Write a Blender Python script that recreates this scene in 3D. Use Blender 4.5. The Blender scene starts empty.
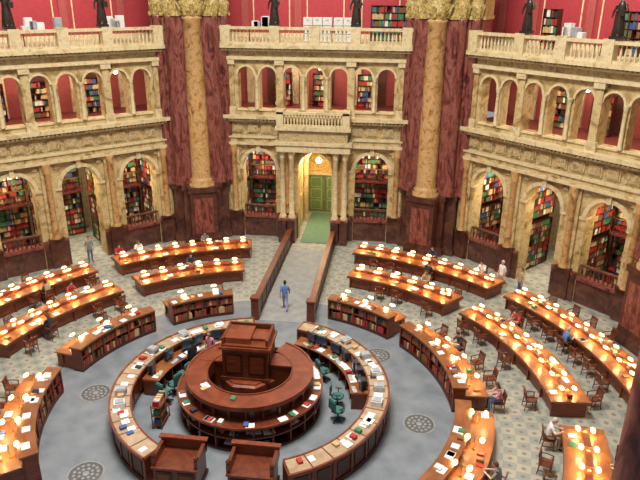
import bpy, math, random
from mathutils import Vector, Matrix
random.seed(7)
D2R=math.pi/180
scene=bpy.context.scene
COL=scene.collection
# ------------------------------------------------------------------ materials
MATS={}
def newmat(name):
    m=bpy.data.materials.new(name); m.use_nodes=True
    nt=m.node_tree; b=nt.nodes['Principled BSDF']
    MATS[name]=m
    return m,nt,b
def plain(name,col,rough=.5,metal=0,noise=.15,scale=6,spec=None):
    m,nt,b=newmat(name)
    b.inputs['Roughness'].default_value=rough; b.inputs['Metallic'].default_value=metal
    tc=nt.nodes.new('ShaderNodeTexCoord'); n=nt.nodes.new('ShaderNodeTexNoise'); n.inputs['Scale'].default_value=scale
    r=nt.nodes.new('ShaderNodeValToRGB')
    r.color_ramp.elements[0].color=(*[c*(1-noise) for c in col],1); r.color_ramp.elements[1].color=(*[min(1,c*(1+noise)) for c in col],1)
    r.color_ramp.elements[0].position=.35; r.color_ramp.elements[1].position=.65
    nt.links.new(tc.outputs['Object'],n.inputs['Vector']); nt.links.new(n.outputs['Fac'],r.inputs['Fac']); nt.links.new(r.outputs['Color'],b.inputs['Base Color'])
    return m
def marble(name,stops,scale=1.2,rough=.35,detail=4,dist=1.5,bump=0.0,stretch=(1,1,1)):
    m,nt,b=newmat(name); b.inputs['Roughness'].default_value=rough
    tc=nt.nodes.new('ShaderNodeTexCoord'); mp=nt.nodes.new('ShaderNodeMapping'); mp.inputs['Scale'].default_value=stretch
    n=nt.nodes.new('ShaderNodeTexNoise'); n.inputs['Scale'].default_value=scale; n.inputs['Detail'].default_value=detail; n.inputs['Distortion'].default_value=dist
    n.inputs['Roughness'].default_value=.6
    r=nt.nodes.new('ShaderNodeValToRGB'); cr=r.color_ramp
    while len(cr.elements)<len(stops): cr.elements.new(.5)
    for e,(p,c) in zip(cr.elements,stops): e.position=p; e.color=(*c,1)
    nt.links.new(tc.outputs['Object'],mp.inputs['Vector']); nt.links.new(mp.outputs['Vector'],n.inputs['Vector'])
    nt.links.new(n.outputs['Fac'],r.inputs['Fac']); nt.links.new(r.outputs['Color'],b.inputs['Base Color'])
    if bump:
        bp=nt.nodes.new('ShaderNodeBump'); bp.inputs['Strength'].default_value=bump; bp.inputs['Distance'].default_value=.08
        n2=nt.nodes.new('ShaderNodeTexNoise'); n2.inputs['Scale'].default_value=5; n2.inputs['Detail'].default_value=3
        nt.links.new(tc.outputs['Object'],n2.inputs['Vector']); nt.links.new(n2.outputs['Fac'],bp.inputs['Height']); nt.links.new(bp.outputs['Normal'],b.inputs['Normal'])
    return m
marble('siena',[(.30,(.15,.085,.028)),(.44,(.43,.30,.12)),(.56,(.61,.48,.25)),(.70,(.31,.19,.065))],scale=.85,dist=1.8)
marble('siena_light',[(.3,(.40,.29,.13)),(.48,(.72,.60,.36)),(.7,(.49,.37,.18))],scale=1.1,dist=1.6)
marble('siena_carved',[(.3,(.18,.115,.05)),(.5,(.54,.42,.22)),(.7,(.28,.18,.075))],scale=3.0,bump=1.0)
marble('column_marble',[(.32,(.20,.075,.025)),(.45,(.50,.28,.10)),(.56,(.60,.38,.17)),(.70,(.27,.11,.04))],scale=1.3,dist=2)
marble('red_marble',[(.33,(.055,.012,.010)),(.48,(.19,.046,.034)),(.56,(.29,.10,.072)),(.68,(.11,.026,.02))],scale=1.5,stretch=(1.6,1.6,.5),rough=.3,dist=2.2)
marble('brown_marble',[(.3,(.033,.011,.009)),(.55,(.10,.034,.024)),(.75,(.17,.075,.05))],scale=1.5,rough=.3)
marble('gold_carved',[(.3,(.12,.075,.018)),(.5,(.46,.33,.10)),(.7,(.64,.50,.22))],scale=6,bump=.9)
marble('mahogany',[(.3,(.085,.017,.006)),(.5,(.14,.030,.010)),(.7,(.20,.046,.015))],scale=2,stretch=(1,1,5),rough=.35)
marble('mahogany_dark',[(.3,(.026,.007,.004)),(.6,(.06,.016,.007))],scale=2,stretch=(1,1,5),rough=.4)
marble('desk_top',[(.3,(.17,.050,.014)),(.5,(.24,.078,.022)),(.7,(.30,.11,.033))],scale=1.2,rough=.4)
marble('desk_red',[(.3,(.13,.026,.011)),(.5,(.19,.042,.016)),(.7,(.26,.065,.026))],scale=1.4,rough=.3)
marble('counter_tan',[(.3,(.30,.19,.11)),(.5,(.40,.28,.17)),(.7,(.48,.36,.24))],scale=1.4,rough=.3)
plain('crimson_wall',(.36,.030,.040),.7,noise=.08)
plain('rose_wall',(.34,.065,.055),.7,noise=.1)
plain('dark_wood_wall',(.10,.032,.02),.5,noise=.2)
plain('yellow_mosaic',(.66,.44,.12),.5,noise=.35,scale=9)
plain('green_door',(.13,.21,.07),.5)
plain('green_frame',(.30,.36,.16),.5)
plain('green_carpet',(.11,.19,.11),.9)
plain('plaster',(.5,.38,.22),.8)
plain('bronze',(.06,.045,.035),.35,.6)
plain('brass',(.55,.38,.13),.3,.9)
plain('grille_light',(.28,.27,.25),.5); plain('grille_dark',(.10,.10,.105),.5)
plain('paper',(.80,.80,.78),.8,noise=.05)
plain('cream_box',(.72,.72,.66),.7,noise=.08)
plain('grey_box',(.36,.38,.42),.7)
plain('monitor_dark',(.03,.032,.038),.4)
plain('monitor_beige',(.42,.41,.38),.5)
plain('screen_blue',(.03,.05,.09),.2)
plain('office_green',(.035,.13,.11),.8)
plain('iron_red',(.13,.025,.02),.5)
plain('aisle_stone',(.28,.28,.265),.7,noise=.12,scale=2)
plain('book_red',(.42,.03,.025),.6); plain('book_brown',(.20,.08,.03),.6); plain('book_green',(.05,.20,.09),.6)
plain('book_blue',(.05,.10,.28),.6); plain('book_tan',(.55,.38,.18),.6); plain('book_white',(.75,.72,.62),.6); plain('book_black',(.03,.025,.03),.6)
BOOKS=['book_red','book_brown','book_green','book_blue','book_tan','book_white','book_black','book_red','book_brown','book_tan','book_green']
for n,c in dict(skin=(.55,.32,.22),skin_dark=(.2,.1,.06),hair_dark=(.02,.013,.01),hair_brown=(.09,.045,.02),hair_grey=(.5,.5,.48),lips=(.35,.09,.08),eye=(.02,.015,.015),
    c_blue=(.10,.20,.42),c_navy=(.02,.03,.08),c_white=(.7,.7,.7),c_pink=(.55,.2,.25),c_black=(.02,.02,.022),c_red=(.45,.04,.04),c_tan=(.4,.3,.18),c_jeans=(.05,.09,.2),c_grey=(.2,.2,.21),c_lilac=(.3,.27,.5),shoe=(.02,.015,.012)).items():
    plain(n,c,.7,noise=.08)
def emis(name,col,st,base=None):
    m,nt,b=newmat(name); b.inputs['Base Color'].default_value=(*(base or col),1)
    b.inputs['Emission Color'].default_value=(*col,1); b.inputs['Emission Strength'].default_value=st
emis('lamp_glass',(1,.68,.32),4.2,(.7,.55,.3))
emis('lamp_bulb',(1,.66,.28),230,(.9,.8,.6))
emis('globe_glass',(1,.85,.6),12,(.9,.85,.7))

def floor_mat():
    m,nt,b=newmat('mosaic_floor'); b.inputs['Roughness'].default_value=.45
    N=nt.nodes.new; L=nt.links.new
    tc=N('ShaderNodeTexCoord'); sp=N('ShaderNodeSeparateXYZ'); L(tc.outputs['Object'],sp.inputs[0])
    def M(op,a,b_=None,c=None):
        n=N('ShaderNodeMath'); n.operation=op
        for i,x in enumerate((a,b_,c)):
            if x is None: continue
            if isinstance(x,(int,float)): n.inputs[i].default_value=x
            else: L(x,n.inputs[i])
        return n.outputs[0]
    X,Y=sp.outputs[0],sp.outputs[1]
    r=M('SQRT',M('ADD',M('MULTIPLY',X,X),M('MULTIPLY',Y,Y)))
    th=M('ARCTAN2',Y,X)
    cb=N('ShaderNodeCombineXYZ'); L(M('MULTIPLY',th,160/(2*math.pi)),cb.inputs[0]); L(M('MULTIPLY',r,2.0),cb.inputs[1]); cb.inputs[2].default_value=.5
    ch=N('ShaderNodeTexChecker'); ch.inputs['Scale'].default_value=1; L(cb.outputs[0],ch.inputs['Vector'])
    ch.inputs['Color1'].default_value=(.36,.34,.27,1); ch.inputs['Color2'].default_value=(.25,.27,.24,1)
    fx=M('ABSOLUTE',M('SUBTRACT',M('FRACT',M('MULTIPLY',th,160/(2*math.pi))),.5)); fy=M('ABSOLUTE',M('SUBTRACT',M('FRACT',M('MULTIPLY',r,2.0)),.5))
    dm=M('LESS_THAN',M('ADD',fx,fy),.22)
    mx0=N('ShaderNodeMixRGB'); L(dm,mx0.inputs[0]); L(ch.outputs['Color'],mx0.inputs[1]); mx0.inputs[2].default_value=(.19,.17,.14,1)
    nz=N('ShaderNodeTexNoise'); nz.inputs['Scale'].default_value=1.3; nz.inputs['Detail'].default_value=5; L(tc.outputs['Object'],nz.inputs['Vector'])
    rp=N('ShaderNodeValToRGB'); rp.color_ramp.elements[0].color=(.155,.175,.195,1); rp.color_ramp.elements[1].color=(.22,.24,.26,1)
    rp.color_ramp.elements[0].position=.35; rp.color_ramp.elements[1].position=.65; L(nz.outputs['Fac'],rp.inputs[0])
    mx=N('ShaderNodeMixRGB'); L(M('GREATER_THAN',r,9.7),mx.inputs[0]); L(rp.outputs[0],mx.inputs[1]); L(mx0.outputs[0],mx.inputs[2])
    band=M('ADD',M('COMPARE',r,9.75,.12),M('COMPARE',r,17.9,.12))
    mx2=N('ShaderNodeMixRGB'); L(band,mx2.inputs[0]); L(mx.outputs[0],mx2.inputs[1]); mx2.inputs[2].default_value=(.38,.36,.31,1)
    L(mx2.outputs[0],b.inputs['Base Color'])
floor_mat()

# ------------------------------------------------------------------ mesh builder
class MB:
    def __init__(s,M=None): s.v=[];s.f=[];s.mi=[];s.sm=[];s.names=[];s.M=M or Matrix(); s.base=s.M.copy()
    def mat(s,n):
        if n not in s.names: s.names.append(n)
        return s.names.index(n)
    def add(s,vs,fs,mat,smooth=False):
        o=len(s.v);M=s.M
        s.v+=[tuple(M@Vector(v)) for v in vs]
        k=s.mat(mat)
        for f in fs: s.f.append(tuple(i+o for i in f)); s.mi.append(k); s.sm.append(smooth)
    def box(s,x0,x1,y0,y1,z0,z1,mat):
        s.add([(x0,y0,z0),(x1,y0,z0),(x1,y1,z0),(x0,y1,z0),(x0,y0,z1),(x1,y0,z1),(x1,y1,z1),(x0,y1,z1)],
              [(0,3,2,1),(4,5,6,7),(0,1,5,4),(1,2,6,5),(2,3,7,6),(3,0,4,7)],mat)
    def lathe(s,prof,cx,cy,mat,n=16,a0=0,a1=360,smooth=True,sx=1,sy=1):
        full=abs(a1-a0)>=360; k=n if full else n+1
        vs=[]
        for (r,z) in prof:
            for i in range(k):
                a=(a0+(a1-a0)*i/n)*D2R; vs.append((cx+r*math.cos(a)*sx,cy+r*math.sin(a)*sy,z))
        fs=[]
        for j in range(len(prof)-1):
            for i in range(n):
                i2=(i+1)%k
                fs.append((j*k+i,j*k+i2,(j+1)*k+i2,(j+1)*k+i))
        s.add(vs,fs,mat,smooth)
        if full:
            s.add([vs[i] for i in range(k)],[tuple(reversed(range(k)))],mat)
            s.add([vs[(len(prof)-1)*k+i] for i in range(k)],[tuple(range(k))],mat)
    def sweep(s,r0,r1,z0,z1,a0,a1,mat,cx=0,cy=0,step=2.5):
        n=max(1,int(abs(a1-a0)/step)); vs=[];fs=[]
        full=abs(a1-a0)>=359.9
        for i in range(n+1):
            a=(a0+(a1-a0)*i/n)*D2R;c,q=math.cos(a),math.sin(a)
            for (r,z) in ((r0,z0),(r1,z0),(r1,z1),(r0,z1)): vs.append((cx+r*c,cy+r*q,z))
        for i in range(n):
            for j in range(4):
                j2=(j+1)%4
                fs.append((i*4+j,i*4+j2,(i+1)*4+j2,(i+1)*4+j))
        if not full: fs+=[(3,2,1,0),(n*4,n*4+1,n*4+2,n*4+3)]
        s.add(vs,fs,mat)
    def pbox(s,r0,r1,a,w,z0,z1,mat):
        c,q=math.cos(a*D2R),math.sin(a*D2R);h=w/2;vs=[]
        for z in (z0,z1):
            for (r,t) in ((r0,-h),(r1,-h),(r1,h),(r0,h)): vs.append((r*c-t*q,r*q+t*c,z))
        s.add(vs,[(0,3,2,1),(4,5,6,7),(0,1,5,4),(1,2,6,5),(2,3,7,6),(3,0,4,7)],mat)
    def arch(s,x0,x1,z0,z1,cx,hw,zs,y0,y1,mat,n=14,base=None):
        zb=z0 if base is None else base
        P=[(cx-hw,zb),(cx-hw,zs)]+[(cx-hw*math.cos(math.pi*i/n),zs+hw*math.sin(math.pi*i/n)) for i in range(1,n)]+[(cx+hw,zs),(cx+hw,zb)]
        Q=[(x0,zb),(x0,zs)]
        for i in range(1,n):
            Q.append((x0+(x1-x0)*i/n,z1))
        Q+=[(x1,zs),(x1,zb)]
        k=len(P)
        for y,fl in ((y0,0),(y1,1)):
            vs=[(p[0],y,p[1]) for p in P]+[(q[0],y,q[1]) for q in Q]+[(x0,y,z1),(x1,y,z1)]
            fs=[]
            for i in range(k-1):
                f=[i,i+1,k+i+1,k+i]
                if i==1: f=[i,i+1,k+i+1,2*k,k+i]
                if i==k-3: f=[i,i+1,k+i+1,2*k+1,k+i]
                fs.append(tuple(f) if fl else tuple(reversed(f)))
            s.add(vs,fs,mat)
        vs=[(p[0],y0,p[1]) for p in P]+[(p[0],y1,p[1]) for p in P]
        s.add(vs,[(i,k+i,k+i+1,i+1) for i in range(k-1)],mat)
        if base is not None and base>z0: s.box(x0,x1,y0,y1,z0,base,mat)
    def archband(s,cx,hw,w,zs,y0,y1,mat,n=16):
        vs=[];fs=[]
        for i in range(n+1):
            a=math.pi*i/n;c,q=math.cos(a),math.sin(a)
            for (r,y) in ((hw,y0),(hw+w,y0),(hw+w,y1),(hw,y1)): vs.append((cx-r*c,y,zs+r*q))
        for i in range(n):
            for j in range(4): fs.append((i*4+j,(i+1)*4+j,(i+1)*4+(j+1)%4,i*4+(j+1)%4))
        fs+=[(0,1,2,3),(n*4+3,n*4+2,n*4+1,n*4)]
        s.add(vs,fs,mat)
    def tube(s,pts,rads,mat,n=8):
        rings=[];vs=[]
        P=[Vector(p) for p in pts]
        for i,p in enumerate(P):
            d=(P[min(i+1,len(P)-1)]-P[max(i-1,0)]).normalized()
            a=d.orthogonal().normalized() if i==0 else (rings[-1]-d*rings[-1].dot(d)).normalized()
            rings.append(a);b=d.cross(a)
            for k in range(n):
                t=2*math.pi*k/n; vs.append(tuple(p+(a*math.cos(t)+b*math.sin(t))*rads[i]))
        fs=[(i*n+k,i*n+(k+1)%n,(i+1)*n+(k+1)%n,(i+1)*n+k) for i in range(len(P)-1) for k in range(n)]
        s.add(vs,fs,mat,True); m=len(vs)
        s.add(vs[:n],[tuple(reversed(range(n)))],mat); s.add(vs[-n:],[tuple(range(n))],mat)
    def ell(s,c,r,mat,n=12,m=8,z0=-1,z1=1,ymax=None):
        vs=[]
        t0,t1=math.asin(z0),math.asin(z1)
        for j in range(m+1):
            t=t0+(t1-t0)*j/m
            for i in range(n):
                a=2*math.pi*i/n; vs.append((c[0]+r[0]*math.cos(t)*math.cos(a),c[1]+r[1]*math.cos(t)*math.sin(a),c[2]+r[2]*math.sin(t)))
        s.add(vs,[(j*n+i,j*n+(i+1)%n,(j+1)*n+(i+1)%n,(j+1)*n+i) for j in range(m) for i in range(n)],mat,True)
    def mesh(s,name,center=True,inv=None):
        me=bpy.data.meshes.new(name)
        V=[inv@Vector(v) for v in s.v] if inv is not None else [Vector(v) for v in s.v]
        o=Vector((0,0,0))
        if center and V:
            xs=[v[0] for v in V];ys=[v[1] for v in V];zs=[v[2] for v in V]
            o=Vector(((min(xs)+max(xs))/2,(min(ys)+max(ys))/2,min(zs)))
        me.from_pydata([tuple(v-o) for v in V],[],s.f)
        for n in s.names: me.materials.append(MATS[n])
        me.polygons.foreach_set('material_index',s.mi); me.polygons.foreach_set('use_smooth',s.sm)
        me.update(); return me,o
    def obj(s,name,parent=None,center=True):
        if parent is not None:
            me,o=s.mesh(name,True); ob=bpy.data.objects.new(name,me); COL.objects.link(ob)
            ob.parent=parent; ob.location=o-parent.location
            return ob
        me,o=s.mesh(name,center,s.base.inverted()); ob=bpy.data.objects.new(name,me); COL.objects.link(ob)
        ob.matrix_world=s.base@Matrix.Translation(o)
        return ob
def empty(name,loc):
    e=bpy.data.objects.new(name,None); e.empty_display_size=.3; e.location=loc; COL.objects.link(e); return e
def inst(name,me,loc,rz=0,parent=None,sc=1):
    ob=bpy.data.objects.new(name,me); ob.location=loc; ob.rotation_euler=(0,0,rz); ob.scale=(sc,sc,sc); COL.objects.link(ob)
    if parent: ob.parent=parent
    return ob

A=19.22; S=3.75
def WM(az,A_=A):
    a=az*D2R; n=(math.cos(a),math.sin(a)); t=(math.sin(a),-math.cos(a))
    return Matrix(((t[0],n[0],0,n[0]*A_),(t[1],n[1],0,n[1]*A_),(0,0,1,0),(0,0,0,1)))

# ------------------------------------------------------------------ floor
mb=MB(); n=64
mb.add([(27*math.cos(2*math.pi*i/n),27*math.sin(2*math.pi*i/n),0) for i in range(n)]+[(27*math.cos(2*math.pi*i/n),27*math.sin(2*math.pi*i/n),-.3) for i in range(n)],
       [tuple(range(n))]+[(i,n+i,n+(i+1)%n,(i+1)%n) for i in range(n)],'mosaic_floor')
mb.obj('floor',center=False)

# ------------------------------------------------------------------ walls
def baluster(mb,x,y,z0,h,mat='siena_light',n=8):
    mb.lathe([(.055,z0),(.06,z0+.06*h),(.035,z0+.14*h),(.075,z0+.36*h),(.06,z0+.5*h),(.03,z0+.78*h),(.055,z0+.88*h),(.055,z0+h)],x,y,mat,n)
def facade(az,name,is_back=False,detail=True):
    mb=MB(WM(az)); E=5.95
    edges=[-E,-S/2,S/2,E]
    for k in (-1,0,1):
        x0,x1=edges[k+1],edges[k+2]
        mb.arch(x0,x1,0,6.55,k*S,1.12,4.93,0,.9,'siena')
        mb.archband(k*S,1.12,.22,4.93,-.1,.02,'siena_light')
        mb.box(k*S-.13,k*S+.13,-.2,.02,6.0,6.5,'siena_light')
        for sx in (-1,1):
            mb.box(k*S+sx*1.3-.2,k*S+sx*1.3+.2,-.08,.5,4.78,4.93,'siena_light')
            mb.archband(k*S+sx*1.25,.0,.16,6.12,-.06,.02,'siena_light',8)
        if k!=0:
            mb.box(k*S-1.12,k*S+1.12,.05,.6,0,1.35,'brown_marble'); mb.box(k*S-1.2,k*S+1.2,-.04,.66,1.35,1.5,'red_marble')
            for j in range(9): baluster(mb,k*S-1.0+j*.25,.3,1.5,.6,'brown_marble',6)
            mb.box(k*S-1.12,k*S+1.12,.2,.42,2.1,2.2,'brown_marble')
    for sx in (-1,1):
        mb.box(*sorted((sx*1.14,sx*2.6)),-.12,.0,0,1.6,'brown_marble'); mb.box(*sorted((sx*4.9,sx*E)),-.12,0,0,1.6,'brown_marble')
        mb.box(*sorted((sx*1.14,sx*2.62)),-.17,.0,1.6,1.78,'red_marble'); mb.box(*sorted((sx*4.88,sx*E)),-.17,0,1.6,1.78,'red_marble')
    for t in (-5.4,-S/2,S/2,5.4):
        mb.box(t-.42,t+.42,-.22,0,0,1.7,'brown_marble'); mb.box(t-.46,t+.46,-.3,0,1.7,1.9,'brown_marble')
        mb.box(t-.36,t+.36,-.16,0,1.9,6.5,'siena')
        mb.lathe([(.25,1.9),(.25,2.0),(.2,2.08),(.2,2.1),(.175,5.9),(.22,5.98),(.2,6.05),(.27,6.4),(.27,6.5)],t,-.2,'column_marble',14)
    mb.box(-E,E,0,.9,6.55,8.45,'siena_carved')
    mb.box(-E,E,-.34,0,6.5,6.68,'siena_light'); mb.box(-E,E,-.26,0,6.68,6.95,'siena')
    mb.box(-E,E,-.34,0,6.95,7.05,'siena_light')
    for i in range(int(2*E/.95)):
        x=-E+.45+i*.98
        if x+.8>E: break
        mb.box(x,x+.75,-.07,0,7.22,7.85,'siena'); 
        mb.box(x+.1,x+.65,-.12,0,7.3,7.77,'siena_carved')
    mb.box(-E,E,-.3,0,8.0,8.1,'siena_light'); mb.box(-E,E,-.5,0,8.22,8.45,'siena_light')
    for i in range(int(2*E/.24)): x=-E+.05+i*.24; mb.box(x,x+.13,-.42,0,8.1,8.22,'siena')
    cents=[-4.46,-3.04,-1.5,0,1.5,3.04,4.46]
    eds=[-E,-3.75,-2.27,-.75,.75,2.27,3.75,E]
    for c,x0,x1 in zip(cents,eds[:-1],eds[1:]):
        mb.arch(x0,x1,8.45,11.95,c,.53,10.93,0,.7,'siena',n=12,base=8.78)
        mb.archband(c,.53,.12,10.93,-.07,.02,'siena_light',12)
        mb.box(c-.6,c+.6,-.08,.1,8.7,8.8,'siena_light')
    for t in (-3.75,-.75,.75,3.75):
        mb.lathe([(.14,8.8),(.14,8.9),(.1,8.97),(.085,10.6),(.15,10.85),(.15,10.93)],t,-.1,'siena_light',10)
    for t in (-5.45,-2.27,2.27,5.45):
        mb.box(t-.3,t+.3,-.22,0,8.45,8.95,'siena_light'); mb.box(t-.22,t+.22,-.14,0,8.95,11.6,'siena'); mb.box(t-.3,t+.3,-.24,0,11.6,11.95,'siena_light')
    mb.box(-E,E,0,.9,11.95,12.85,'siena'); mb.box(-E,E,-.28,0,11.9,12.1,'siena_light')
    mb.box(-E,E,-.55,0,12.62,12.85,'siena_light'); mb.box(-E,E,-.38,0,12.45,12.54,'siena_light')
    for i in range(int(2*E/.24)): x=-E+.05+i*.24; mb.box(x,x+.13,-.46,0,12.54,12.62,'siena')
    for i in range(13):
        x=-E+.5+i*.9
        mb.box(x,x+.6,-.05,0,12.16,12.4,'siena_carved')
    mb.box(-E,E,-.42,-.1,12.85,12.98,'siena_light'); mb.box(-E,E,-.46,-.06,13.72,13.88,'siena_light')
    peds=[-5.6,-2.5,2.5,5.6,0]
    for t in peds: mb.box(t-.3,t+.3,-.5,-.02,12.85,13.95,'siena_light')
    x=-E+.1
    while x<E:
        if all(abs(x-t)>.38 for t in peds): baluster(mb,x,-.26,12.98,.74)
        x+=.235
    if is_back:
        for t in (-2.05,-1.45,1.45,2.05):
            mb.box(t-.26,t+.26,-1.1,-.2,0,1.6,'brown_marble'); mb.box(t-.3,t+.3,-1.15,-.2,1.6,1.75,'red_marble')
            mb.lathe([(.24,1.75),(.24,1.87),(.18,1.95),(.155,5.75),(.2,5.8),(.18,5.9),(.25,6.2),(.25,6.3)],t,-.75,'siena_light',14)
        mb.box(-2.4,2.4,-1.15,0,6.3,6.75,'siena_light'); mb.box(-2.5,2.5,-1.25,0,6.75,6.95,'siena_light')
        mb.box(-2.2,2.2,-1.0,0,6.95,7.7,'siena_carved'); mb.box(-2.4,2.4,-1.2,0,7.7,7.95,'siena_light')
        mb.box(-2.3,2.3,-1.15,-.9,7.95,8.05,'siena_light'); mb.box(-2.35,2.35,-1.2,-.88,8.72,8.86,'siena_light')
        for t in (-2.1,2.1): mb.box(t-.22,t+.22,-1.2,-.02,7.95,8.95,'siena_light')
        x=-1.8
        while x<1.85: baluster(mb,x,-1.03,8.05,.67); x+=.2
    return mb.obj(name,center=False)
WALLS=[(90,'wall_back',True),(135,'wall_left',False),(45,'wall_right',False),(180,'wall_far_left',False),(0,'wall_far_right',False)]
for az,nm,ib in WALLS: facade(az,nm,ib)

def shelf_unit(mb,x0,x1,y,depth,z0,z1,face=-1,sh=.36,wood='mahogany_dark'):
    ya,yb=(y-depth,y) if face<0 else (y,y+depth)
    mb.box(x0,x1,*( (yb-.03,yb) if face<0 else (ya,ya+.03)),z0,z1,wood)
    for x in (x0,x1-.05): mb.box(x,x+.05,ya,yb,z0,z1,wood)
    nx=max(1,round((x1-x0)/1.0)); 
    for i in range(1,nx): x=x0+(x1-x0)*i/nx; mb.box(x-.03,x+.03,ya,yb,z0,z1,wood)
    nz=max(1,int((z1-z0)/sh)); h=(z1-z0)/nz
    for j in range(nz+1): z=z0+j*h; mb.box(x0,x1,ya,yb,z-.015,z+.015,wood)
    for j in range(nz):
        x=x0+.07; z=z0+j*h+.015
        c=random.choice(BOOKS)
        while x<x1-.15:
            if random.random()<.05: x+=random.uniform(.1,.35); continue
            w=random.uniform(.06,.15); hh=h*random.uniform(.66,.92); dd=depth*random.uniform(.78,.92)
            if random.random()<.55: c=random.choice(BOOKS)
            w=min(w,x1-.06-x)
            if face<0: mb.box(x,x+w*.94,yb-dd,yb-.03,z,z+hh,c)
            else: mb.box(x,x+w*.94,ya+.03,ya+dd,z,z+hh,c)
            x+=w
def rooms(az,tag,is_back,books):
    W=WM(az); mb=MB(W); E=9.4
    mb.box(-E,E,6.2,6.4,0,6.75,'plaster'); mb.obj('wall_alcove_'+tag)
    mb=MB(W); mb.box(-E,E,6.2,6.4,8.2,12.75,'rose_wall')
    for t in (-5.6,-2.27,2.27,5.6): mb.box(t-.25,t+.25,6.05,6.2,8.2,12.6,'siena_light')
    for t in (-3.75,0,3.75): mb.box(t-.6,t+.6,6.1,6.2,8.2,11.0,'dark_wood_wall'); mb.archband(t,.6,.12,11.0,6.05,6.2,'siena_light')
    mb.box(-E,E,6.1,6.2,11.9,12.05,'siena_light')
    mb.obj('wall_upper_room_'+tag)
    mb=MB(W); mb.box(-7.6,7.6,.9,6.2,6.75,6.9,'plaster')
    for k in (-1.5,-.5,.5,1.5): mb.box(k*S-.15,k*S+.15,.9,6.2,6.45,6.75,'siena_light')
    mb.obj('ceiling_alcove_'+tag)
    mb=MB(W); mb.box(-7.6,7.6,.7,6.2,8.05,8.2,'iron_red'); mb.obj('floor_upper_room_'+tag)
    mb=MB(W); mb.box(-7.6,7.6,.9,6.2,12.6,12.75,'plaster'); mb.obj('ceiling_upper_room_'+tag)
    g=MB(W); g.box(-7.2,7.2,.0,5.1,12.76,12.9,'plaster'); g.obj('floor_gallery_'+tag)
    g=MB(W); g.box(-10.2,10.2,5.2,5.5,12.9,18.0,'crimson_wall')
    g.box(-10.1,10.1,5.1,5.2,12.9,13.2,'siena_light')
    for t in (-8,-5.6,-1.9,1.9,5.6,8): g.box(t-.25,t+.25,5.1,5.2,13.2,18,'rose_wall')
    for t in (-3.75,0,3.75): 
        for u in (-1.3,1.22): g.box(t+u,t+u+.08,5.15,5.2,13.5,17.5,'siena_light')
    g.obj('wall_gallery_'+tag)
    if not books: return
    # low cases and tables seen through the upper arcade
    for t in (-3.0,-.2,3.0):
        b=MB(W@Matrix.Translation((t,4.9,8.2))); shelf_unit(b,-.65,.65,.4,.35,.05,2.3); b.obj('bookcase')
    for k in (-1,0,1):
        if is_back and k==0: continue
        b=MB(W); c=k*S
        yb=4.2 if k else 5.2
        shelf_unit(b,c-1.4,c+1.4,yb,.4,.1,3.0)
        shelf_unit(b,c-1.4,c+1.4,yb,.4,3.35,6.3)
        yr=yb-.85
        b.box(c-1.4,c+1.4,yr,yb,3.15,3.3,'iron_red')
        b.box(c-1.4,c+1.4,yr,yr+.05,4.15,4.2,'brass'); b.box(c-1.4,c+1.4,yr+.01,yr+.04,3.7,3.73,'iron_red')
        for i in range(15): x=c-1.4+i*2.8/14; b.box(x-.015,x+.015,yr+.01,yr+.04,3.3,4.15,'iron_red')
        b.obj('alcove_bookcase')
    for sx in (-1.5,-.5,.5,1.5):
        for face in (-1,1):
            if abs(sx)>1 and face*sx>0: continue
            t=sx*S
            if is_back and abs(sx)<1 and face*sx<0: continue
            R=W@Matrix(((0,-face,0,t),(1*face,0,0,2.6),(0,0,1,0),(0,0,0,1)))
            b=MB(R)
            shelf_unit(b,-1.15,1.15,-.06,.28,.1,3.0,-1); shelf_unit(b,-1.15,1.15,-.06,.28,3.35,6.2,-1)
            b.box(-1.15,1.15,-.06,0,0,6.4,'mahogany_dark')
            b.obj('alcove_bookcase')
for az,nm,ib in WALLS: rooms(az,nm[5:],ib,az in(45,90,135))

W=WM(90)
for sx in (-1,1):
    mb=MB(W); mb.box(*sorted((sx*1.35,sx*1.5)),.9,5.7,0,6.2,'yellow_mosaic')
    mb.box(*sorted((sx*1.3,sx*1.36)),.95,5.65,0,2.3,'siena'); mb.box(*sorted((sx*1.26,sx*1.36)),.95,5.65,2.3,2.45,'siena_light'); mb.box(*sorted((sx*1.24,sx*1.36)),.95,5.65,4.7,4.9,'siena_light')
    for y in (1.3,2.6,4.4): mb.box(*sorted((sx*1.22,sx*1.36)),y-.15,y+.15,0,4.7,'siena_light')
    mb.obj('wall_passage')
mb=MB(W); mb.arch(-1.2,1.2,0,6.4,0,.95,4.5,3.4,3.7,'siena'); mb.archband(0,.95,.15,4.5,3.3,3.4,'siena_light'); mb.obj('passage_arch')
mb=MB(W)
mb.box(-1.34,1.34,5.75,5.9,3.1,6.4,'yellow_mosaic'); mb.archband(0,.75,.12,3.3,5.65,5.75,'siena_light'); mb.box(-1.25,1.25,5.65,5.75,2.95,3.15,'siena_light')
for sx in (-1,1):
    mb.box(*sorted((sx*.04,sx*1.2)),5.75,5.85,.0,2.95,'green_door')
    for z in (.2,1.1,2.0): 
        mb.box(*sorted((sx*.2,sx*1.05)),5.72,5.75,z,z+.78,'green_frame'); mb.box(*sorted((sx*.28,sx*.97)),5.69,5.72,z+.08,z+.7,'green_door')
    mb.ell((sx*.12,5.68,1.05),(.04,.04,.04),'brass')
mb.obj('door_1')
mb=MB(W); mb.box(-.92,.92,-.9,5.5,.004,.03,'green_carpet'); mb.obj('entrance_rug')

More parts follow.
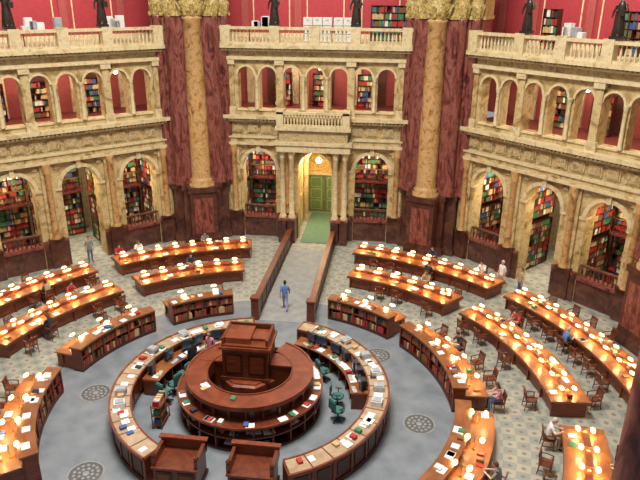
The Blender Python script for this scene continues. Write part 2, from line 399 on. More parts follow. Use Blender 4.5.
def hanging(az,t,y,z,ztop,r=.17):
    mb=MB(WM(az)@Matrix.Translation((t,y,z))); t=y=0; zt=ztop-z
    mb.tube([(0,0,zt),(0,0,r)],[.02,.02],'brass',6); mb.lathe([(.05,r+.08),(.1,r),(.07,r-.02)],0,0,'brass',10)
    mb.ell((0,0,0),(r,r,r),'globe_glass'); mb.obj('pendant_lamp')
hanging(90,0,2.1,5.0,6.6,.2); hanging(90,0,2.4,11.2,12.5,.14); hanging(90,3.4,2.4,11.2,12.5,.14); hanging(90,-4.2,4,11.2,12.5,.12)
for az in (45,135): 
    for t in (-3.6,.2,3.8): hanging(az,t,2.4,11.1,12.5,.15)
    for t in (-3.75,0,3.75): hanging(az,t,1.9,5.9,6.7,.11)
for t in (-3.75,3.75): hanging(90,t,1.9,5.9,6.7,.11)

# ------------------------------------------------------------------ piers
def pier(az):
    mb=MB(WM(az,19.3))
    def B(x,y0,z0,z1,mat,e=0): mb.box(-x-e,x+e,y0-e,2.6,z0,z1,mat)
    for (x,y) in ((1.15,-.1),(1.75,.35),(2.35,.85)):
        B(x,y,0,4.0,'brown_marble',.06); B(x,y,4.0,14.5,'red_marble')
        B(x,y,3.7,4.05,'brown_marble',.16); B(x,y,.0,.5,'brown_marble',.16)
        B(x,y,14.5,14.7,'gold_carved',.1); B(x,y,14.7,15.9,'gold_carved',.03); B(x,y,15.9,16.3,'siena_light',.3); B(x,y,16.3,18,'siena')
    def colm(x,y,r,mat,cap='gold_carved'):
        mb.lathe([(r*1.35,4.05),(r*1.35,4.2),(r*1.15,4.3),(r*1.25,4.42),(r*1.02,4.55),(r,4.6),(r*.97,9),(r*.86,14.3),(r*1.0,14.4),(r*.88,14.5)],x,y,mat,24)
        mb.lathe([(r*.88,14.5),(r*.95,14.75),(r*1.15,14.85),(r*.95,14.95),(r*1.3,15.3),(r*1.05,15.4),(r*1.5,15.8),(r*1.5,15.95)],x,y,cap,16)
        for i in range(8):
            a=i*math.pi/4; mb.tube([(x+r*.92*math.cos(a),y+r*.92*math.sin(a),14.6),(x+r*1.15*math.cos(a),y+r*1.15*math.sin(a),15.1),(x+r*1.4*math.cos(a),y+r*1.4*math.sin(a),15.25)],[r*.2,r*.22,r*.1],cap,6)
    mb.box(-.85,.85,-1.0,0,0,3.7,'brown_marble'); mb.box(-.95,.95,-1.1,0,3.7,4.05,'brown_marble'); mb.box(-.97,.97,-1.12,0,0,.55,'brown_marble'); mb.box(-.6,.6,-1.04,-1,.9,3.3,'red_marble')
    colm(0,-.3,.62,'column_marble')
    for sx in (-1,1):
        colm(sx*1.3,.15,.32,'red_marble'); colm(sx*1.95,.62,.32,'red_marble')
    mb.obj('marble_pier',center=False)
for az in (22.5,67.5,112.5,157.5): pier(az)
M=Matrix.Translation((8.55,-16.5,0))@Matrix.Rotation(22.5*D2R,4,'Z')
mb=MB(M)
mb.box(-.65,.65,-.65,.65,0,17,'brown_marble'); mb.box(-.75,.75,-.75,.75,0,1.2,'brown_marble')
for sx in (-1,1):
    for sy in (-1,1): mb.lathe([(.16,1.2),(.16,17)],sx*.6,sy*.6,'red_marble',10)
mb.obj('marble_pier')

# ------------------------------------------------------------------ statues
def statue(az,t):
    mb=MB(WM(az)@Matrix.Translation((t,-.26,13.955)))
    mb.box(-.3,.3,-.22,.22,0,.14,'bronze')
    mb.lathe([(.27,.14),(.3,.2),(.26,.6),(.2,1.0),(.17,1.2),(.22,1.5),(.12,1.66),(.06,1.72),(.06,1.8)],0,0,'bronze',14,sx=1,sy=.75)
    for i in range(6): a=i*math.pi/3; mb.tube([(.28*math.cos(a),.2*math.sin(a),.16),(.17*math.cos(a),.13*math.sin(a),1.2)],[.05,.02],'bronze',6)
    mb.ell((0,0,1.92),(.1,.12,.14),'bronze'); mb.tube([(.2,0,1.52),(.33,-.05,1.25),(.2,-.22,1.15)],[.07,.055,.04],'bronze')
    mb.tube([(-.2,0,1.52),(-.34,.0,1.25),(-.36,-.08,.95)],[.07,.055,.04],'bronze'); mb.box(.08,.32,-.3,-.22,1.05,1.35,'bronze')
    mb.tube([(-.07,-.1,.16),(-.1,-.22,.2)],[.06,.04],'bronze');mb.tube([(.09,-.1,.16),(.1,-.22,.2)],[.06,.04],'bronze')
    mb.obj('bronze_statue')
for az,dt in ((45,.25),(90,0),(135,-.15)):
    for t in (-2.5,2.5): statue(az,t+dt)

def at(az,t,y,z): return WM(az)@Matrix.Translation((t,y,z))
for az,t,n in ((90,-1.0,3),(90,.95,2)):
    mb=MB(at(az,t,1.6,12.9)); 
    for i in range(n):
        for j in range(3): mb.box(i*.62,i*.62+.58,0,.5,j*.5+.02,j*.5+.48,'cream_box'); mb.box(i*.62+.2,i*.62+.38,-.02,0,j*.5+.3,j*.5+.36,'grey_box')
    mb.obj('file_cabinet')
for az,t,w in ((90,3.2,2.6),(45,-3.7,1.0),(45,.6,1.6),(45,3.6,1.4)):
    mb=MB(at(az,t,3.2,12.9)); shelf_unit(mb,0,w,.4,.4,.05,2.2); mb.obj('bookcase')
def table(az,t,y,w):
    mb=MB(at(az,t,y,12.9)); mb.box(0,w,0,.8,.72,.78,'desk_top')
    for x in (.05,w-.1):
        for yy in (.05,.7): mb.box(x,x+.06,yy,yy+.06,0,.72,'mahogany')
    for i in range(5):
        x=random.uniform(.1,w-.5); mb.box(x,x+.4,.2,.6,.78,.78+random.uniform(.3,.8),random.choice(['cream_box','grey_box','paper']))
    mb.obj('work_table')
table(135,-5.3,1.5,2.2); table(135,-1.6,1.6,2.6); table(135,2.9,1.5,2.2); table(45,-1.6,1.4,2.4); table(90,-4.6,1.5,1.6); table(45,3.0,1.5,2)

# ------------------------------------------------------------------ desks
def lamp(mb,r,a,z,zc):
    c,q=math.cos(a*D2R),math.sin(a*D2R)
    M0=mb.M; mb.M=M0@Matrix(((c,-q,0,r*c),(q,c,0,r*q),(0,0,1,z),(0,0,0,1)))
    mb.lathe([(.07,0),(.07,.02),(.02,.04),(.015,zc)],0,0,'brass',8)
    for sx in (-1,1):
        mb.tube([(0,0,zc-.02),(sx*.2,0,zc+.02)],[.012,.012],'brass',5)
        mb.lathe([(.12,zc-.05),(.112,zc-.01),(.08,zc+.025),(.03,zc+.045)],sx*.26,0,'lamp_glass',12,sx=.8,sy=1.35)
        mb.lathe([(.04,zc+.043),(.025,zc+.06)],sx*.26,0,'brass',8)
        x=sx*.26
        mb.add([(x-.045,-.08,zc-.055),(x-.045,.08,zc-.055),(x+.045,.08,zc-.055),(x+.045,-.08,zc-.055)],[(0,1,2,3)],'lamp_bulb')
    mb.M=M0
def papers(mb,r0,r1,a0,a1,z,dens=.5):
    L=(a1-a0)*D2R*(r0+r1)/2; n=int(L*dens*2)
    for i in range(n):
        a=random.uniform(a0+1,a1-1); r=random.uniform(r0,r1); w=random.uniform(.2,.4)
        k=random.random()
        if k<.6: mb.pbox(r,r+.28,a,w,z+.002,z+random.choice([.012,.02,.05]),'paper')
        else: mb.pbox(r,r+.24,a,.18,z+.002,z+random.uniform(.04,.14),random.choice(BOOKS))
def desk(rc,a0,a1):
    am=(a0+a1)/2; e=empty('reading_desk',(rc*math.cos(am*D2R),rc*math.sin(am*D2R),0))
    f=MB()
    da=.1/rc/D2R
    f.sweep(rc-.78,rc+.78,.74,.80,a0,a1,'desk_top'); f.sweep(rc-.80,rc+.80,.66,.745,a0-da*.3,a1+da*.3,'mahogany')
    f.sweep(rc-.62,rc-.58,.08,.70,a0+da*2,a1-da*2,'mahogany'); f.sweep(rc+.38,rc+.42,.08,.70,a0+da*2,a1-da*2,'mahogany')
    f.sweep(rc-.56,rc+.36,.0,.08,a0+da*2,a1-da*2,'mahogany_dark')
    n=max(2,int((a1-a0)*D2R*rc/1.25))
    for i in range(n+1):
        a=a0+da*1.5+(a1-a0-3*da)*i/n
        f.pbox(rc-.7,rc+.7,a,.07,0,.72,'mahogany')
    f.sweep(rc-.1,rc+.1,.80,.96,a0+da*2,a1-da*2,'mahogany'); f.sweep(rc-.13,rc+.13,.96,.99,a0+da*2,a1-da*2,'desk_red')
    f.obj('table_frame',e)
    l=MB(); nl=int((a1-a0)*D2R*rc/1.0)
    for i in range(nl): lamp(l,rc,a0+(a1-a0)*(i+.5)/nl,.99,.15)
    l.obj('desk_lamps',e)
    p=MB(); papers(p,rc-.72,rc-.45,a0,a1,.80,.3); papers(p,rc+.15,rc+.45,a0,a1,.80,.35); p.obj('papers',e)
def desk_case(rc,a0,a1):
    am=(a0+a1)/2; e=empty('reference_desk',(rc*math.cos(am*D2R),rc*math.sin(am*D2R),0))
    f=MB(); r0=rc-.7; da=.1/rc/D2R
    f.sweep(r0,r0+.5,0,.14,a0,a1,'mahogany_dark'); f.sweep(r0+.42,r0+.5,.14,1.14,a0,a1,'mahogany')
    f.sweep(r0+.04,r0+.45,.62,.66,a0,a1,'mahogany'); f.sweep(r0-.05,r0+.58,1.14,1.2,a0-da*.5,a1+da*.5,'desk_top')
    f.sweep(r0-.02,r0+.1,1.05,1.14,a0,a1,'mahogany')
    n=max(2,round((a1-a0)*D2R*rc/.85))
    for i in range(n+1): f.pbox(r0,r0+.45,a0+(a1-a0)*i/n,.07,.1,1.14,'mahogany')
    f.sweep(r0+.5,rc+.75,.72,.79,a0,a1,'desk_top')
    for i in range(n//2+1): f.pbox(r0+.5,rc+.68,a0+da+(a1-a0-2*da)*i/(n//2),.07,0,.72,'mahogany')
    f.sweep(rc+.35,rc+.39,.2,.72,a0,a1,'mahogany')
    f.obj('case_frame',e)
    b=MB()
    for (z,h) in ((.14,.42),(.66,.36)):
        a=a0+.6
        while a<a1-.6:
            if random.random()<.08: a+=random.uniform(.5,2); continue
            w=random.uniform(.06,.14); b.pbox(r0+.06,r0+.4,a,w*.95,z,z+h*random.uniform(.65,.95),random.choice(['book_red','book_brown','book_red','book_tan','book_black','book_brown','book_brown']))
            a+=w/r0/D2R
    b.obj('books',e)
    l=MB(); nl=int((a1-a0)*D2R*rc/1.25)
    for i in range(nl): lamp(l,rc+.13,a0+(a1-a0)*(i+.5)/nl,.79,.52)
    l.obj('desk_lamps',e)
    p=MB(); papers(p,r0,r0+.25,a0,a1,1.2,1.1); papers(p,rc+.2,rc+.4,a0,a1,.79,.5); p.obj('papers',e)
RA,RB,RC=8.85,12.8,16.2
segA=[(139,170),(110,132),(49,74),(5,43),(-41,-1),(181,219)]
segB=[(105,133),(138,171),(47,76),(4,42),(-41,-3),(184,222)]
segC=[(103,133),(138,174),(46,79),(5,42),(-40,-5)]
for s in segA: desk_case(RA,*s)
for s in segB: desk(RB,*s)
for s in segC: desk(RC,*s)

# ------------------------------------------------------------------ chairs
def chair_mesh():
    mb=MB(); w='mahogany'
    mb.box(-.23,.23,-.2,.24,.43,.47,'mahogany')
    for x in (-.2,.2):
        mb.tube([(x,.2,0),(x,.2,.66)],[.018,.024],w,6); mb.tube([(x,-.24,0),(x,-.19,.45),(x,-.25,.9)],[.018,.025,.02],w,6)
        mb.tube([(x,.24,.66),(x*1.08,0,.68),(x,-.2,.68)],[.025,.025,.022],w,6)
        mb.box(x-.012,x+.012,-.2,.2,.18,.21,w)
    mb.box(-.21,.21,-.27,-.23,.8,.92,w); mb.box(-.2,.2,-.235,-.2,.5,.54,w)
    for i in range(5): x=-.14+.07*i; mb.box(x-.012,x+.012,-.24,-.215,.52,.82,w)
    mb.box(-.2,.2,.17,.2,.3,.33,w)
    return mb.mesh('wooden_chair',False)[0]
CH=chair_mesh()
def place_chair(r,a,inward=True,j=0):
    face=a+180 if inward else a
    inst('wooden_chair',CH,(r*math.cos(a*D2R),r*math.sin(a*D2R),0),(face-90+j)*D2R)
READERS=[(RA,1,6,'c_pink','c_jeans','hair_brown',True),(RB,-1,-5,'c_white','c_tan','hair_grey',False),(RB,1,-12,'c_blue','c_black','hair_dark',False),
 (RB,1,33,'c_red','c_black','hair_dark',False),(RC,-1,60,'c_black','c_navy','hair_dark',False),(RC,1,63,'c_navy','c_black','hair_brown',False),
 (RB,1,147,'c_red','c_jeans','hair_dark',False),(RA,1,-22,'c_grey','c_black','hair_brown',False),(RC,1,131,'c_red','c_jeans','hair_dark',False),
 (RC,1,127,'c_white','c_jeans','hair_brown',False),(RC,1,113,'c_grey','c_jeans','hair_dark',False),(RB,1,58,'c_tan','c_black','hair_brown',True),
 (RC,1,52,'c_white','c_jeans','hair_dark',False),(RB,1,118,'c_navy','c_tan','hair_dark',False),(RC,-1,24,'c_blue','c_black','hair_grey',False),
 (RB,-1,160,'c_black','c_jeans','hair_brown',True),(RA,1,30,'c_black','c_grey','hair_dark',False),(RC,-1,150,'c_tan','c_black','hair_dark',False)]
PEOPLE_AT=[(q+1.2*s_,a) for q,s_,a,*_ in READERS]
def chairs(rc,segs,inner,prob,off=1.2,offi=1.2):
    for (a0,a1) in segs:
        for side in ((1,-1) if inner else (1,)):
            r=rc+(off if side>0 else -offi)
            a=a0+3
            while a<a1-2:
                near=any(abs(r-pr)<.3 and abs(a-pa)*D2R*r<.75 for pr,pa in PEOPLE_AT)
                if not near and random.random()<prob: place_chair(r+random.uniform(-.05,.2)*side,a+random.uniform(-.5,.5),side>0,random.uniform(-14,14))
                a+=1.15/rc/D2R
chairs(RA,segA,False,.6); chairs(RB,segB,True,.5); chairs(RC,segC,True,.45)
for q,s_,a,*_ in READERS: place_chair(q+1.2*s_,a,s_>0)

# ------------------------------------------------------------------ centre aisle
mb=MB(); mb.box(-1.28,1.18,7.2,17.0,.004,.02,'aisle_stone'); mb.obj('aisle_carpet')
for x in (-1.5,1.4):
    mb=MB(); mb.box(x-.09,x+.09,7.4,18.0,.1,1.0,'mahogany'); mb.box(x-.16,x+.16,7.35,18.0,1.0,1.1,'mahogany'); mb.box(x-.14,x+.14,7.35,18.0,0,.16,'mahogany_dark')
    y=7.5
    while y<17.4:
        for s in (-1,1): mb.box(*sorted((x+s*.09,x+s*.115)),y+.15,y+.95,.28,.86,'mahogany_dark')
        mb.box(x-.13,x+.13,y-.06,y+.06,.1,1.02,'mahogany'); y+=1.1
    mb.box(x-.2,x+.2,7.2,7.6,0,1.2,'mahogany'); mb.box(x-.24,x+.24,7.16,7.64,1.2,1.28,'mahogany')
    mb.obj('aisle_partition')

gm=MB()
gm.lathe([(.64,0),(.64,.010),(.58,.010),(.58,0)],0,0,'grille_light',32,smooth=False); gm.lathe([(.57,.0),(.57,.008)],0,0,'grille_dark',28,smooth=False)
for k,rr in ((8,.24),(14,.42)):
    for i in range(k): a=2*math.pi*i/k; gm.lathe([(.06,.008),(.05,.014)],rr*math.cos(a),rr*math.sin(a),'grille_light',8)
gm.lathe([(.12,.008),(.1,.016)],0,0,'grille_light',10)
GR=gm.mesh('floor_grille',False)[0]
for a in (-2,43,137,180,-137,-43): inst('floor_grille',GR,(6.8*math.cos(a*D2R),6.8*math.sin(a*D2R),.003))

# ------------------------------------------------------------------ central desk
e=empty('circulation_counter',(0,0,0)); f=MB(); p=MB()
for a0,a1 in ((102,241),(-64,76)):
    f.sweep(4.78,5.5,1.04,1.10,a0,a1,'counter_tan'); f.sweep(5.5,5.58,1.02,1.14,a0-.3,a1+.3,'desk_red'); f.sweep(4.72,4.78,1.02,1.13,a0-.3,a1+.3,'desk_red')
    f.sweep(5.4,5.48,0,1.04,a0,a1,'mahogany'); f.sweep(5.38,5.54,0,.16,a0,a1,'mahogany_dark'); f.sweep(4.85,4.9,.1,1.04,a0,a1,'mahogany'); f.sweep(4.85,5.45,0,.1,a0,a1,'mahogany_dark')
    f.pbox(4.8,5.54,a0,.12,0,1.08,'mahogany'); f.pbox(4.8,5.54,a1,.12,0,1.08,'mahogany')
    n=int((a1-a0)/8.5)
    for i in range(n+1):
        a=a0+(a1-a0)*i/n; f.pbox(5.46,5.53,a,.1,.16,1.03,'mahogany'); f.pbox(4.78,5.5,a,.05,1.098,1.106,'mahogany')
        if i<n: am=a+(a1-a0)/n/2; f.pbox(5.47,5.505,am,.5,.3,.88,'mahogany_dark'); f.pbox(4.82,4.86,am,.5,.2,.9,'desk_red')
    papers(p,4.85,5.15,a0+2,a1-2,1.10,1.5)
for a0,a1 in ((5,74),(120,178)):
    f.sweep(4.0,4.75,.72,.77,a0,a1,'desk_top')
    for i in range(8): f.pbox(4.05,4.7,a0+(a1-a0)*i/7,.05,0,.72,'mahogany')
    papers(p,4.02,4.15,a0+2,a1-2,.77,1.4)
f.obj('counter_ring',e); p.obj('papers',e)
mm=MB()
mm.box(-.24,.24,-.03,.03,.12,.50,'monitor_dark'); mm.box(-.15,.15,.03,.2,.16,.42,'monitor_dark'); mm.box(-.2,.2,-.036,-.03,.16,.46,'screen_blue')
mm.lathe([(.15,0),(.14,.03),(.04,.04),(.04,.14)],0,.06,'monitor_dark',12); mm.box(-.2,.2,-.32,-.17,0,.025,'monitor_beige')
MON=mm.mesh('computer_monitor',False)[0]
for a in (9,20,27,38,46,57,65,125,136,144,157,172):
    rr=4.44; inst('computer_monitor',MON,(rr*math.cos(a*D2R),rr*math.sin(a*D2R),.772),(a-90+random.uniform(-18,18))*D2R,sc=1.1)
for i,a in enumerate((-8,3,15,30,47,195,205,160,140)):
    mb=MB(); mb.pbox(4.95,5.35,a,.35,1.10,1.10+.22,'monitor_beige' if i%2 else 'cream_box'); mb.pbox(4.98,5.3,a,.28,1.32,1.36,'grey_box'); mb.pbox(4.93,4.96,a,.2,1.14,1.2,'monitor_dark'); mb.obj('desk_printer')
for x in (-1.5,1.08):
    mb=MB(Matrix.Translation((x,-4.55,0)))
    mb.box(-.75,.75,-.55,.55,0,.95,'mahogany'); mb.box(-.8,.8,-.6,.6,0,.14,'mahogany_dark'); mb.box(-.8,.8,-.6,.6,.95,1.02,'mahogany')
    mb.box(-.8,-.68,-.5,.6,1.02,1.35,'mahogany'); mb.box(.68,.8,-.5,.6,1.02,1.35,'mahogany'); mb.box(-.8,.8,.48,.6,1.02,1.42,'mahogany'); mb.box(-.86,.86,.44,.64,1.42,1.48,'desk_red')
    for s in (-.38,.38): mb.box(s-.28,s+.28,-.58,-.55,.24,.85,'mahogany_dark'); mb.box(s-.2,s+.2,-.6,-.58,.32,.77,'mahogany')
    for s in (-.74,.74): mb.lathe([(.06,1.35),(.09,1.42),(.03,1.5),(.0,1.53)],s,-.42,'mahogany',10)
    mb.obj('entrance_cabinet')
e=empty('central_service_desk',(-.05,0,0)); f=MB(Matrix.Translation((-.05,0,0))); 
g0,g1=115,425
for z,r1,m in ((.08,2.85,'mahogany_dark'),(.6,2.85,'mahogany'),(1.08,2.92,'mahogany')):
    f.sweep(2.1,r1,z-.04 if z>.1 else 0,z+.02,0,360,m)
f.sweep(2.86,2.94,1.04,1.13,0,360,'desk_red')
f.sweep(2.12,2.18,.05,1.6,0,360,'mahogany_dark')
for i in range(24): f.pbox(2.15,2.82,i*15,.06,.05,1.08,'mahogany')
f.sweep(1.7,2.5,1.66,1.74,g0+8,g1-0,'desk_red'); f.sweep(2.48,2.56,1.6,1.78,g0+8,g1,'desk_red'); f.sweep(1.67,1.73,1.2,1.78,g0+8,g1,'mahogany')
f.sweep(2.25,2.32,1.1,1.66,g0+8,g1,'mahogany_dark')
for i in range(20): f.pbox(2.3,2.42,g0+10+i*15.4,.08,1.1,1.66,'mahogany')
f.lathe([(2.12,0),(2.12,.55)],0,0,'mahogany_dark',32)
f.obj('curved_counter',e)
t=MB(Matrix.Translation((-.3,.95,0)))
t.lathe([(1.25,.55),(1.25,1.0),(1.12,1.05),(1.12,1.1)],0,0,'desk_red',8,smooth=False,a0=22.5,a1=382.5)
t.box(-.95,.95,-.72,.72,1.0,2.5,'mahogany'); t.box(-1.05,1.05,-.82,.82,2.5,2.62,'desk_red'); t.box(-.98,.98,-.75,.75,2.62,2.7,'mahogany')
t.box(-.95,-.85,-.7,.7,2.7,2.98,'mahogany'); t.box(.85,.95,-.7,.7,2.7,2.98,'mahogany'); t.box(-.95,.95,.6,.7,2.7,3.0,'mahogany')
t.box(-.85,.2,-.6,.5,2.7,2.95,'desk_red'); t.box(.2,.85,-.3,.5,2.7,2.82,'desk_red')
for s in (-.48,.48): t.box(s-.36,s+.36,-.75,-.72,1.35,2.3,'mahogany_dark'); t.box(s-.28,s+.28,-.77,-.75,1.45,2.2,'mahogany')
t.box(-1.0,1.0,-.78,-.7,1.0,1.2,'mahogany')
for sx in (-1,1):
    t.box(*sorted((sx*.95,sx*.98)),-.5,.5,1.35,2.3,'mahogany_dark')
    t.box(*sorted((sx*.95,sx*1.9)),-.45,.35,.55,1.68,'mahogany'); t.box(*sorted((sx*.95,sx*1.95)),-.5,.4,1.68,1.76,'desk_red')
t.obj('kiosk_tower',e)
p=MB(Matrix.Translation((-.05,0,0)))
papers(p,2.56,2.6,180,400,1.10,1.2); papers(p,2.3,2.5,180,400,.62,1.5); papers(p,1.8,2.1,200,300,1.74,.5); papers(p,2.3,2.5,180,400,.1,1.0)
p.obj('papers',e)
om=MB()
for i in range(5):
    a=i*72*D2R; om.tube([(0,0,.1),(.28*math.cos(a),.28*math.sin(a),.06)],[.03,.02],'monitor_dark',6); om.ell((.28*math.cos(a),.28*math.sin(a),.035),(.035,.035,.035),'monitor_dark',8,6)
om.lathe([(.03,.08),(.025,.45)],0,0,'monitor_dark',8); om.lathe([(.2,.44),(.26,.46),(.27,.5),(.22,.54)],0,0,'office_green',16)
om.tube([(0,-.1,.44),(0,-.3,.5),(0,-.3,.7)],[.02,.02,.02],'monitor_dark',6)
om.box(-.21,.21,-.32,-.25,.62,1.02,'office_green'); om.box(-.17,.17,-.3,-.23,1.02,1.07,'office_green')
for x in (-.27,.27): om.box(x-.02,x+.02,-.12,.14,.68,.71,'monitor_dark'); om.box(x-.015,x+.015,-.02,.02,.48,.68,'monitor_dark')
OC=om.mesh('office_chair',False)[0]
for r,a,h in ((3.55,160,160),(3.5,173,150),(3.55,122,120),(3.6,184,60),(3.5,62,70),(3.5,8,0),(3.6,-7,40),(3.5,40,30)):
    inst('office_chair',OC,(r*math.cos(a*D2R),r*math.sin(a*D2R),0),(h-90)*D2R)
mb=MB(Matrix.Translation((-3.35,-1.5,0)))
for z in (.15,.55,.95): mb.box(-.2,.2,-.45,.45,z,z+.03,'desk_red')
for x in (-.2,.17):
    for y in (-.45,.42): mb.box(x,x+.03,y,y+.03,.08,1.05,'mahogany'); mb.ell((x+.015,y+.015,.05),(.03,.05,.05),'monitor_dark',8,6)
for z in (.18,.58,.98):
    y=-.4
    while y<.35: w=random.uniform(.03,.07); mb.box(-.12,.12,y,y+w*.95,z,z+.24,random.choice(BOOKS)); y+=w
mb.obj('book_cart')

# ------------------------------------------------------------------ people
POSES={
 'stand':dict(J=dict(pel=(0,0,.95,.15),sp=(0,0,1.13,.125),ch=(0,-.005,1.32,.145),nk=(0,0,1.46,.06),hb=(0,.012,1.54,.052),
   sl=(-.17,0,1.4,.066),el=(-.235,-.03,1.13,.045),wl=(-.235,.05,.89,.03),sr=(.17,0,1.4,.066),er=(.235,-.03,1.13,.045),wr=(.235,.05,.89,.03),
   hl=(-.09,0,.88,.095),kl=(-.1,.02,.49,.062),al=(-.1,-.02,.09,.042),tl=(-.12,.14,.04,.036),hr=(.09,0,.88,.095),kr=(.1,.02,.49,.062),ar=(.1,-.02,.09,.042),tr=(.12,.14,.04,.036))),
 'walk':dict(J=dict(pel=(0,0,.93,.15),sp=(0,.01,1.11,.125),ch=(0,.02,1.3,.145),nk=(0,.03,1.44,.06),hb=(0,.045,1.52,.052),
   sl=(-.17,.02,1.38,.066),el=(-.23,-.12,1.14,.045),wl=(-.24,-.12,.9,.03),sr=(.17,.02,1.38,.066),er=(.23,.08,1.13,.045),wr=(.22,.25,.95,.03),
   hl=(-.09,0,.87,.095),kl=(-.09,.2,.5,.062),al=(-.09,.3,.1,.042),tl=(-.1,.46,.06,.036),hr=(.09,0,.87,.095),kr=(.1,-.06,.48,.062),ar=(.1,-.34,.16,.042),tr=(.11,-.24,.05,.036))),
 'sit':dict(J=dict(pel=(0,-.08,.58,.155),sp=(0,-.05,.76,.13),ch=(0,.02,.96,.145),nk=(0,.07,1.09,.06),hb=(0,.1,1.16,.052),
   sl=(-.17,.04,1.04,.066),el=(-.25,.17,.82,.045),wl=(-.13,.38,.86,.03),sr=(.17,.04,1.04,.066),er=(.25,.17,.82,.045),wr=(.13,.38,.86,.03),
   hl=(-.1,-.02,.56,.1),kl=(-.12,.4,.54,.068),al=(-.12,.38,.1,.042),tl=(-.13,.53,.04,.036),hr=(.1,-.02,.56,.1),kr=(.12,.4,.54,.068),ar=(.12,.38,.1,.042),tr=(.13,.53,.04,.036)))}
EDG=[('pel','sp','shirt'),('sp','ch','shirt'),('ch','nk','shirt'),('nk','hb','skin'),('ch','sl','shirt'),('sl','el','shirt'),('el','wl','skin'),('ch','sr','shirt'),('sr','er','shirt'),('er','wr','skin'),
 ('pel','hl','pants'),('hl','kl','pants'),('kl','al','pants'),('al','tl','shoe'),('pel','hr','pants'),('hr','kr','pants'),('kr','ar','pants'),('ar','tr','shoe')]
TPL={}
def template(pose):
    if pose in TPL: return TPL[pose]
    J=POSES[pose]['J']; keys=list(J); 
    me=bpy.data.meshes.new('tmp'); me.from_pydata([J[k][:3] for k in keys],[(keys.index(a),keys.index(b)) for a,b,_ in EDG],[])
    ob=bpy.data.objects.new('tmp',me); COL.objects.link(ob)
    md=ob.modifiers.new('s','SKIN'); md.use_smooth_shade=True
    sv=me.skin_vertices[0].data
    for i,k in enumerate(keys):
        r=J[k][3]; sv[i].radius=(r*1.15,r*.85) if k in('pel','sp','ch') else (r,r)
        sv[i].use_root=(k=='pel')
    ms=ob.modifiers.new('u','SUBSURF'); ms.levels=1; ms.render_levels=1
    dg=bpy.context.evaluated_depsgraph_get(); dg.update()
    m2=bpy.data.meshes.new_from_object(ob.evaluated_get(dg))
    vs=[tuple(v.co) for v in m2.vertices]; fs={}
    for p in m2.polygons:
        c=p.center; best=None
        for a,b,l in EDG:
            A0=Vector(J[a][:3]);B0=Vector(J[b][:3]); d=B0-A0; t=max(0,min(1,(c-A0).dot(d)/d.length_squared)); q=(c-(A0+d*t)).length/(J[a][3]*(1-t)+J[b][3]*t)
            if best is None or q<best[0]: best=(q,l)
        fs.setdefault(best[1],[]).append(tuple(p.vertices))
    bpy.data.objects.remove(ob); bpy.data.meshes.remove(m2)
    TPL[pose]=(vs,fs); return TPL[pose]
def person(name,pose,x,y,face,shirt,pants,hair='hair_dark',skin='skin',long=False,sleeve=True,z=0):
    M=Matrix.Translation((x,y,z))@Matrix.Rotation((face-90)*D2R,4,'Z'); mb=MB(M)
    vs,fs=template(pose); J=POSES[pose]['J']
    mp=dict(shirt=shirt,pants=pants,skin=skin,shoe='shoe')
    for l,ff in fs.items(): mb.add(vs,ff,mp[l],True)
    hb=Vector(J['hb'][:3]); tilt=.35 if pose=='sit' else 0
    mb.M=M@Matrix.Translation(hb)@Matrix.Rotation(-tilt,4,'X')
    mb.ell((0,.02,.1),(.075,.092,.115),skin,14,10); mb.ell((0,.0,.03),(.045,.06,.06),skin,10,6)
    mb.tube([(0,.105,.115),(0,.13,.085)],[.009,.016],skin,6)
    for sx in (-1,1):
        mb.ell((sx*.03,.102,.118),(.012,.008,.008),'eye',8,6); mb.ell((sx*.077,.015,.1),(.012,.02,.03),skin,8,6)
    mb.ell((0,.103,.05),(.024,.008,.007),'lips',8,6)
    mb.ell((0,-.005,.125),(.085,.098,.112),hair,14,8,z0=.1); mb.ell((0,-.03,.10),(.083,.08,.10),hair,14,8)
    if long: mb.ell((0,-.06,.02),(.09,.055,.17),hair,12,8)
    mb.M=M
    for s in ('l','r'):
        w=Vector(J['w'+s][:3]); el=Vector(J['e'+s][:3]); d=(w-el).normalized(); side=Vector((1,0,0)) if s=='l' else Vector((-1,0,0))
        nrm=d.cross(side).normalized(); side=nrm.cross(d).normalized()*(1)
        if side.x*(1 if s=='l' else -1)<0: side=-side
        mb.tube([w-d*.01,w+d*.03,w+d*.085],[.026,.036,.03],skin,8)
        for i,Lg in enumerate((.07,.08,.075,.058)):
            o=w+d*.08+side*(.027-.018*i); b=o+d*Lg*.5; c2=b+d*Lg*.4-nrm*.02*(1 if nrm.z>0 else -1)
            mb.tube([o,b,c2],[.0095,.009,.007],skin,6)
        o=w+d*.03+side*.025; mb.tube([o,o+side*.025+d*.02,o+side*.03+d*.05],[.012,.011,.008],skin,6)
    mb.obj(name)
def pol(r,a): return r*math.cos(a*D2R),r*math.sin(a*D2R)
for q,s_,a,sh,pa,ha,lg in READERS:
    x,y=pol(q+1.2*s_,a); person('seated_reader','sit',x,y,a+180 if s_>0 else a,sh,pa,ha,long=lg)
person('walking_visitor','walk',-.15,8.5,95,'c_blue','c_lilac')
person('standing_visitor','stand',-13.3,13.1,300,'c_grey','c_jeans')
person('librarian','stand',-2.55,2.75,250,'c_pink','c_black','hair_brown',long=True)
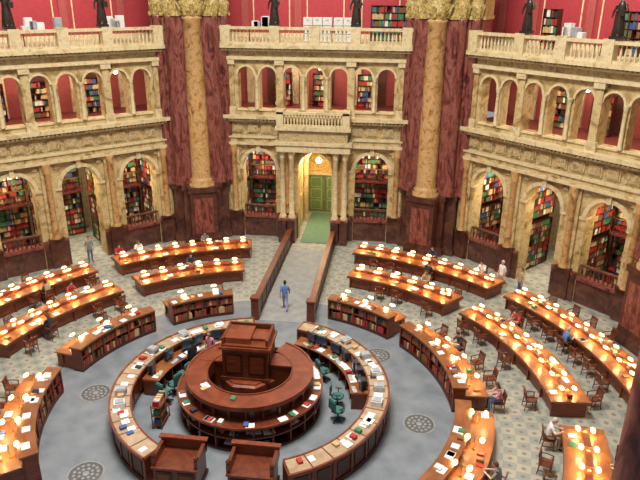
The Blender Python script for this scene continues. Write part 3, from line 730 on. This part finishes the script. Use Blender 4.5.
person('librarian','stand',-3.15,2.0,150,'c_black','c_black','hair_dark','skin_dark')
person('standing_visitor','stand',11.7,12.9,220,'c_white','c_tan','hair_grey')
person('standing_visitor','stand',12.6,12.0,200,'c_tan','c_jeans','hair_brown')

# ------------------------------------------------------------------ lights
w=bpy.data.worlds.new('World'); scene.world=w; w.use_nodes=True
w.node_tree.nodes['Background'].inputs[0].default_value=(.97,.96,1,1); w.node_tree.nodes['Background'].inputs[1].default_value=.33
def area(name,loc,size,en,col,rot=(0,0,0),sy=None):
    l=bpy.data.lights.new(name,'AREA'); l.energy=en; l.size=size; l.color=col
    if sy: l.shape='RECTANGLE'; l.size_y=sy
    o=bpy.data.objects.new(name,l); o.location=loc; o.rotation_euler=rot; COL.objects.link(o); return o
area('dome_light',(0,-3,33),9,15500,(1,.95,.86))
for az in (45,90,135):
    for (z,en,c,y) in ((6.35,1150,(1,.84,.58),1.9),(12.4,620,(1,.78,.62),3),(17.2,260,(1,.9,.8),3)):
        p=WM(az)@Vector((0,y,z)); area('alcove_light',p,10,en,c,(0,0,(az-90)*D2R),1.4)
pl=bpy.data.lights.new('passage_light','POINT'); pl.energy=170; pl.color=(1,.84,.5); pl.shadow_soft_size=.2
po=bpy.data.objects.new('passage_light',pl); po.location=(0,22.0,4.6); COL.objects.link(po)

# ------------------------------------------------------------------ camera
f_,pt,yw,rl=635.25,.3748,.1220,-.0085
fw=Vector((-math.sin(yw)*math.cos(pt),math.cos(yw)*math.cos(pt),-math.sin(pt))); rt=Vector((math.cos(yw),math.sin(yw),0)); up=rt.cross(fw)
c,s=math.cos(rl),math.sin(rl)
R=rt*c-up*s; U=rt*s+up*c
cam=bpy.data.cameras.new('camera'); cam.sensor_width=36; cam.lens=f_/640*36; cam.clip_end=300
co=bpy.data.objects.new('camera',cam); COL.objects.link(co)
co.matrix_world=Matrix(((R.x,U.x,-fw.x,5.364),(R.y,U.y,-fw.y,-21.387),(R.z,U.z,-fw.z,16),(0,0,0,1)))
scene.camera=co
scene.view_settings.view_transform='Standard'
